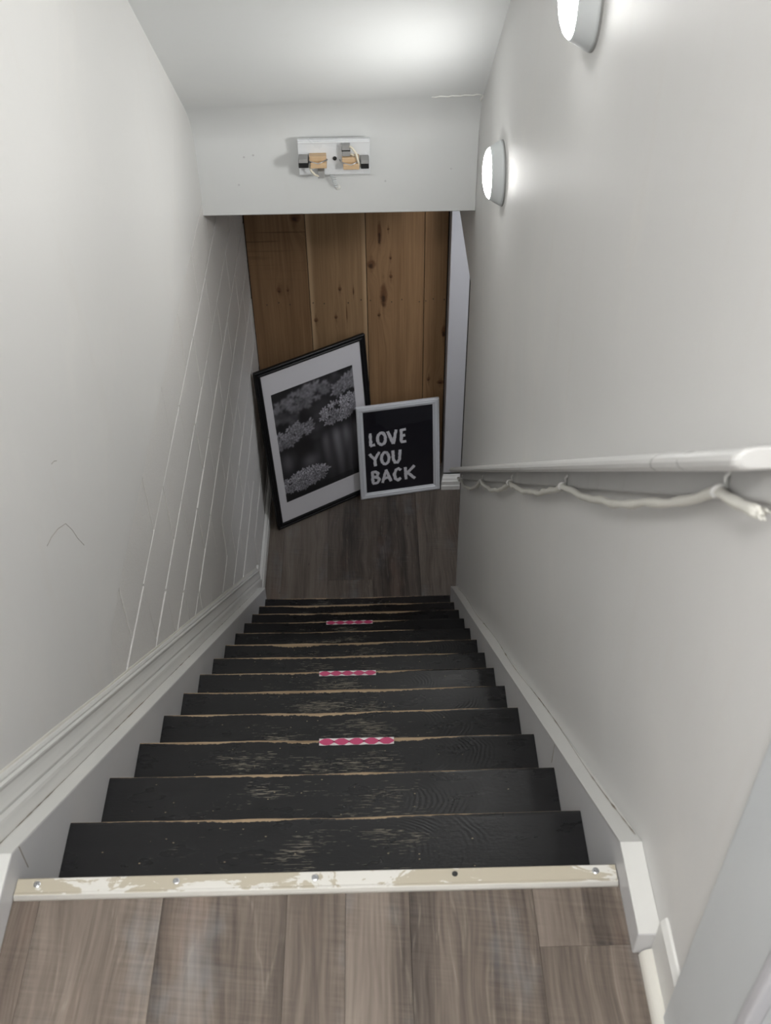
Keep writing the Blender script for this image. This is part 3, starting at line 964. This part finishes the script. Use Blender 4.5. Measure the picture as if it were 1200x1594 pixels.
socket(-.079, -.118, -1)
socket(.042, -.125, 1)
wc = box('wire_connector', .010, .040, YP - .030, YP, -.104, -.062, M['greypl'], fx, bevel=.002)
box('connector_band', .009, .041, YP - .031, YP - .002, -.084, -.080, M['blackpl'], wc, loc=(0, 0, 0))
box('wire_connector', -.083, -.058, YP - .034, YP, -.186, -.158, M['greypl'], fx, bevel=.002)
tube('wire', [(.036, YP - .024, -.066), (.048, YP - .034, -.070), (.062, YP - .040, -.088), (.068, YP - .044, -.112), (.074, YP - .040, -.134), (.084, YP - .03, -.140)], .0042, M['ivory'], fx, seg=8)
tube('wire', [(.036, YP - .022, -.098), (.048, YP - .030, -.096), (.056, YP - .028, -.104)], .0036, M['ivory'], fx, seg=8)
tube('wire', [(-.078, YP - .030, -.178), (-.094, YP - .036, -.170), (-.108, YP - .034, -.152), (-.112, YP - .024, -.136)], .004, M['ivory'], fx, seg=8)
pts = []
for i in range(120):
    t = i / 119
    a = t * 2 * math.pi * 7
    rr = .0085 - .002 * t
    pts.append((-.034 + .016 * t + rr * math.cos(a), YP + .018 + rr * math.sin(a) * .8 + .012 * t, -.182 - .068 * t))
tube('coiled_wire', pts, .0021, M['lampbody'], fx, seg=6)
# filler smear left under the fixture
lathe('filler_dab', [(.012, 0), (.010, .003), (.004, .005), (.0005, .005)], (-.012, YB, -.262), '-y', M['plaster'], fx, seg=12, smooth=True)

# small knocks in the bulkhead paint
for (x, z) in ((-.36, -.135), (-.325, -.128), (-.39, -.245), (.42, -.195), (.17, -.24)):
    lathe('paint_knock', [(.0045, 0), (.004, .0008), (.0015, .0012)], (x, YB, z), '-y', M['stringer'], bk, seg=8)


# ================================================================== PICTURES
def ring_frame(name, w, h, prof, mat, parent):
    """mitred frame from a profile of (inset, y) points, local x right, z up"""
    V, F = [], []
    n = len(prof)
    for (cx_, cz_, sx, sz) in ((0, 0, 1, 1), (w, 0, -1, 1), (w, h, -1, -1), (0, h, 1, -1)):
        for ins, y in prof:
            V.append((cx_ + sx * ins - w / 2, y, cz_ + sz * ins))
    for c_ in range(4):
        a, b = c_ * n, ((c_ + 1) % 4) * n
        for k in range(n):
            F.append((a + k, a + (k + 1) % n, b + (k + 1) % n, b + k))
    return link(name, mesh(name, V, F), mat, parent, world_coords=False)


def lbox(name, x0, x1, y0, y1, z0, z1, mat, parent, **kw):
    return link(name, mesh(name, box_vf(x0, x1, y0, y1, z0, z1), BOXF), mat, parent, world_coords=False, **kw)


# ---- large black frame with flower photograph
al, be, w, h = .5556, .1006, .6886, 1.052
bl3 = Vector((-.4635, 3.700, ZF + .0032))
U = Vector((math.cos(al), math.sin(al), 0))
big = empty('picture_frame', bl3 + U * w / 2, (-be, 0, al))
tag(big, 'large black framed flower photograph leaning in the corner', 'picture')
B = .034
ring_frame('frame', w, h, [(0, .022), (0, .002), (.003, 0), (.010, 0), (.013, .0025), (.019, .0025), (.022, .0005), (B - .005, .0025), (B, .006), (B, .022)], M['frame_black'], big)
lbox('backing', -w / 2 + .01, w / 2 - .01, .016, .0212, .01, h - .01, M['blackpl'], big)
pu0, pu1, pv0, pv1 = .080, .596, .160, .888       # photograph opening
# mat board with a window
V = []
o_ = .028
for y in (.0105, .0125):
    V += [(o_ - w / 2, y, o_), (w / 2 - o_, y, o_), (w / 2 - o_, y, h - o_), (o_ - w / 2, y, h - o_),
          (pu0 - w / 2, y, pv0), (pu1 - w / 2, y, pv0), (pu1 - w / 2, y, pv1), (pu0 - w / 2, y, pv1)]
F = []
for k in range(4):
    j = (k + 1) % 4
    F += [(k, j, 4 + j, 4 + k), (8 + k, 8 + j, 12 + j, 12 + k), (k, j, 8 + j, 8 + k), (4 + k, 4 + j, 12 + j, 12 + k)]
link('mat_board', mesh('mat_board', V, F), M['mat_board'], big, world_coords=False)


def flower_print(nx, ny):
    """black-and-white photograph of flower heads on stems, drawn as a raster"""
    S = 2
    W, Hh = nx * S, ny * S
    img = np.full((Hh, W), .012)
    yy, xx = np.mgrid[0:Hh, 0:W]
    u, v = xx / W, yy / Hh

    def blur(a, k):
        if k < 1: return a
        ker = np.ones(2 * k + 1) / (2 * k + 1)
        for _ in range(2):
            a = np.apply_along_axis(lambda r_: np.convolve(np.pad(r_, k, mode='edge'), ker, 'valid'), 0, a)
            a = np.apply_along_axis(lambda r_: np.convolve(np.pad(r_, k, mode='edge'), ker, 'valid'), 1, a)
        return a
    # pale misty background between the right-hand stems
    mist = .30 * np.clip((u - .42) / .25, 0, 1) * np.clip((v - .46) / .1, 0, 1) * np.clip((1.02 - v) / .45, 0, 1)
    mist *= .6 + .4 * np.sin(u * 46 + np.sin(v * 5))
    img = img + mist
    img += .05 * np.exp(-((u - .55) ** 2 / .02 + (v - .22) ** 2 / .01))
    img += .16 * np.exp(-((u - .36) ** 2 / .006 + (v - .70) ** 2 / .0025)) + .13 * np.exp(-((u - .10) ** 2 / .006 + (v - .64) ** 2 / .006))
    # stems
    st_ = np.zeros_like(img)
    for ux, dx, v0, v1, wd in ((.52, .02, .5, 1.0, .018), (.66, .04, .5, 1, .016), (.62, -.02, .52, 1, .012), (.80, .0, .45, 1, .012), (.90, -.10, .44, 1, .013), (.86, .03, .46, 1, .01),
                               (.12, .05, .50, .76, .016), (.20, .02, .5, .74, .012)):
        cx_ = ux + dx * (v - v0) / (v1 - v0)
        st_ = np.maximum(st_, np.where((v > v0) & (v < v1), np.clip(1.4 - np.abs(u - cx_) / wd, 0, 1), 0))
    img = img * (1 - st_ * .92) + .008 * st_
    img = blur(img, 3)

    def head(cu, cv, ru, rv, n, tilt, amp, soft, size):
        nonlocal img
        lay = img.copy()
        tv = v - tilt * (u - cu)
        under = np.exp(-(((u - cu) / (ru * 1.0)) ** 4 + ((tv - cv - rv * .25) / (rv * 1.1)) ** 4))
        lay = lay * (1 - under * .85) + .015 * under
        pt = []
        for _ in range(n):
            rr_, a_ = math.sqrt(rng.random()), rng.random() * 2 * math.pi
            pt.append((rr_ * math.cos(a_), rr_ * math.sin(a_)))
        pt.sort(key=lambda p: p[1] + .3 * rng.random())
        for pu, pv in pt:
            fu, fv = cu + pu * ru, cv + pv * rv + tilt * pu * ru
            br0 = amp * (.55 + .45 * (-pv * .5 + .5)) * (.6 + .5 * rng.random())
            a0 = rng.random() * 3
            for k in range(5):
                a_ = a0 + k * 2 * math.pi / 5 + rng.normal() * .2
                L = size * (.7 + .5 * rng.random())
                px, py = fu + math.cos(a_) * L * .6, fv + math.sin(a_) * L * .6 * W / Hh * .85
                x0_, x1_ = int((px - L) * W), int((px + L) * W) + 2
                y0_, y1_ = int((py - L) * Hh), int((py + L) * Hh) + 2
                x0_, y0_ = max(0, x0_), max(0, y0_)
                if x1_ <= x0_ or y1_ <= y0_ or x0_ >= W or y0_ >= Hh: continue
                su, sv = u[y0_:y1_, x0_:x1_] - px, (v[y0_:y1_, x0_:x1_] - py) * Hh / W
                if su.size == 0: continue
                e1 = (su * math.cos(a_) + sv * math.sin(a_)) / (L * .62)
                e2 = (-su * math.sin(a_) + sv * math.cos(a_)) / (L * .26)
                dd = e1 ** 2 + e2 ** 2
                reg = lay[y0_:y1_, x0_:x1_]
                val = br0 * (.75 + .35 * rng.random())
                reg[:] = np.where(dd < .72, val * (1 - .45 * dd), np.where(dd < 1.1, reg * .22, reg))
        lay = blur(lay, soft)
        img = lay
    head(.48, .42, .09, .10, 10, -.2, .20, 5, .055)
    head(.62, .10, .20, .05, 12, -.1, .17, 4, .06)
    head(.08, .25, .18, .06, 22, .05, .30, 3, .050)
    head(.34, .13, .34, .085, 52, -.05, .50, 2, .050)
    head(.95, .13, .25, .085, 50, -.12, .62, 1, .044)
    head(.18, .41, .27, .080, 64, -.10, .62, 1, .046)
    head(.82, .34, .31, .095, 95, -.10, .72, 0, .044)
    head(.26, .845, .31, .080, 100, -.04, .74, 0, .042)
    img = np.clip(img, .008, .8)
    img[int(Hh * .94):, :] *= .6
    return img.reshape(ny, S, nx, S).mean(axis=(1, 3))


nx, ny = 150, 208
art = flower_print(nx, ny)
V, F = [], []
for j in range(ny + 1):
    for i in range(nx + 1):
        V.append((pu0 - .002 + (pu1 - pu0 + .004) * i / nx - w / 2, .0128, pv1 + .002 - (pv1 - pv0 + .004) * j / ny))
for j in range(ny):
    for i in range(nx):
        a = j * (nx + 1) + i
        F.append((a, a + nx + 1, a + nx + 2, a + 1))
me = bpy.data.meshes.new('photograph')
me.from_pydata(V, [], F)
me.update()
ca = me.color_attributes.new('print', 'FLOAT_COLOR', 'CORNER')
vals = np.repeat(art.reshape(-1), 4)
buf = np.ones((len(vals), 4))
buf[:, 0] = vals * .99; buf[:, 1] = vals * .97; buf[:, 2] = vals * 1.03
ca.data.foreach_set('color', buf.reshape(-1))
o = link('photograph', me, M['print'], big, world_coords=False)
o['label'] = 'black and white photograph of flower heads on stems'
lbox('glass_pane', -w / 2 + o_, w / 2 - o_, .0075, .0090, o_, h - o_, M['glass'], big)

# ---- small white frame with lettering
al, be, w, h = .174, .130, .4868, .632
bl3 = Vector((.0185, 3.9505, ZF + .003))
U = Vector((math.cos(al), math.sin(al), 0))
sg = empty('lettered_sign', bl3 + U * w / 2, (-be, 0, al))
tag(sg, 'white framed black poster reading LOVE YOU BACK leaning on the larger picture', 'sign')
B = .038
ring_frame('frame', w, h, [(0, .020), (0, .004), (.004, .0015), (.012, .0005), (.014, .004), (.0165, .004), (.0185, .0005), (.027, .002), (.030, .006), (B - .001, .008), (B, .010), (B, .020)],
           M['frame_white'], sg)
lbox('backing', -w / 2 + .01, w / 2 - .01, .0165, .0195, .01, h - .01, M['blackpl'], sg)
ps = lbox('poster', -w / 2 + .033, w / 2 - .033, .0135, .0160, .033, h - .033, M['poster'], sg)
STROKES = {
    'L': [[(.12, 1.0), (.14, .05)], [(.10, .05), (.95, .10)]],
    'O': [[(.5 + .42 * math.sin(t), .5 + .46 * math.cos(t)) for t in (i * 2 * math.pi / 18 + .4 for i in range(20))]],
    'V': [[(.02, .98), (.55, .0)], [(.55, .0), (.88, 1.06)]],
    'E': [[(.14, 1.0), (.16, .03)], [(.12, .95), (.98, 1.0)], [(.14, .52), (.84, .55)], [(.12, .05), (1.0, .08)]],
    'Y': [[(.0, .98), (.52, .48)], [(1.0, 1.02), (.52, .48), (.56, -.02)]],
    'U': [[(.12, 1.0), (.14, .34), (.30, .08), (.58, .04), (.82, .26), (.90, 1.02)]],
    'B': [[(.14, .95), (.16, .03)], [(.08, .96), (.52, .98), (.80, .80), (.66, .58), (.22, .52)], [(.30, .53), (.80, .46), (.94, .26), (.70, .05), (.10, .02)]],
    'A': [[(.0, .0), (.48, 1.0)], [(.48, 1.0), (.98, .02)], [(.20, .34), (.82, .36)]],
    'C': [[(.92, .86), (.66, 1.0), (.32, .90), (.10, .56), (.20, .18), (.52, .02), (.92, .18)]],
    'K': [[(.12, 1.0), (.16, .0)], [(.98, 1.06), (.20, .46)], [(.34, .56), (1.02, -.02)]]}


def letter(ch, u0, u1, v0, v1, sw, seed):
    rg = random.Random(seed)
    V, F = [], []
    for sI, s in enumerate(STROKES[ch]):
        pts = [Vector((u0 + sw * .45 + (u1 - u0 - sw * .9) * a, v0 + sw * .45 + (v1 - v0 - sw * .9) * b)) for a, b in s]
        dense = []
        for a, b in zip(pts[:-1], pts[1:]):
            nseg = max(3, int((b - a).length / .007))
            for t in range(nseg): dense.append(a.lerp(b, t / nseg))
        dense.append(pts[-1])
        k0 = len(V)
        N = len(dense)
        for i, p in enumerate(dense):
            t = (dense[min(i + 1, N - 1)] - dense[max(i - 1, 0)]).normalized()
            nn = Vector((-t.y, t.x))
            wl_, wr_ = sw * (.5 + rg.uniform(-.13, .10)), sw * (.5 + rg.uniform(-.13, .10))
            if i == 0: p = p - t * rg.uniform(0, .004)
            a, b = p + nn * wl_, p - nn * wr_
            y = .0132 - .0002 * sI
            V += [(a.x - w / 2, y, a.y), (b.x - w / 2, y, b.y), (b.x - w / 2, .0137, b.y), (a.x - w / 2, .0137, a.y)]
        for i in range(N - 1):
            a, b = k0 + 4 * i, k0 + 4 * i + 4
            for q_ in range(4):
                F.append((a + q_, a + (q_ + 1) % 4, b + (q_ + 1) % 4, b + q_))
        F += [(k0, k0 + 1, k0 + 2, k0 + 3), (k0 + 4 * N - 1, k0 + 4 * N - 2, k0 + 4 * N - 3, k0 + 4 * N - 4)]
    link('letter', mesh('letter', V, F), M['letter'], ps, world_coords=False)


ks = h / .61
rows = [(.339, .440, (('L', .064, .112), ('O', .106, .178), ('V', .170, .246), ('E', .246, .297))),
        (.206, .308, (('Y', .058, .132), ('O', .124, .194), ('U', .192, .263))),
        (.086, .184, (('B', .062, .131), ('A', .129, .198), ('C', .197, .262), ('K', .262, .343)))]
sd = 3
for v0, v1, ls in rows:
    for ch, a, b in ls:
        sd += 1
        letter(ch, a, b, v0 * ks, v1 * ks, .0185, sd)
lbox('glass_pane', -w / 2 + .033, w / 2 - .033, .0112, .0124, .033, h - .033, M['glass'], sg)
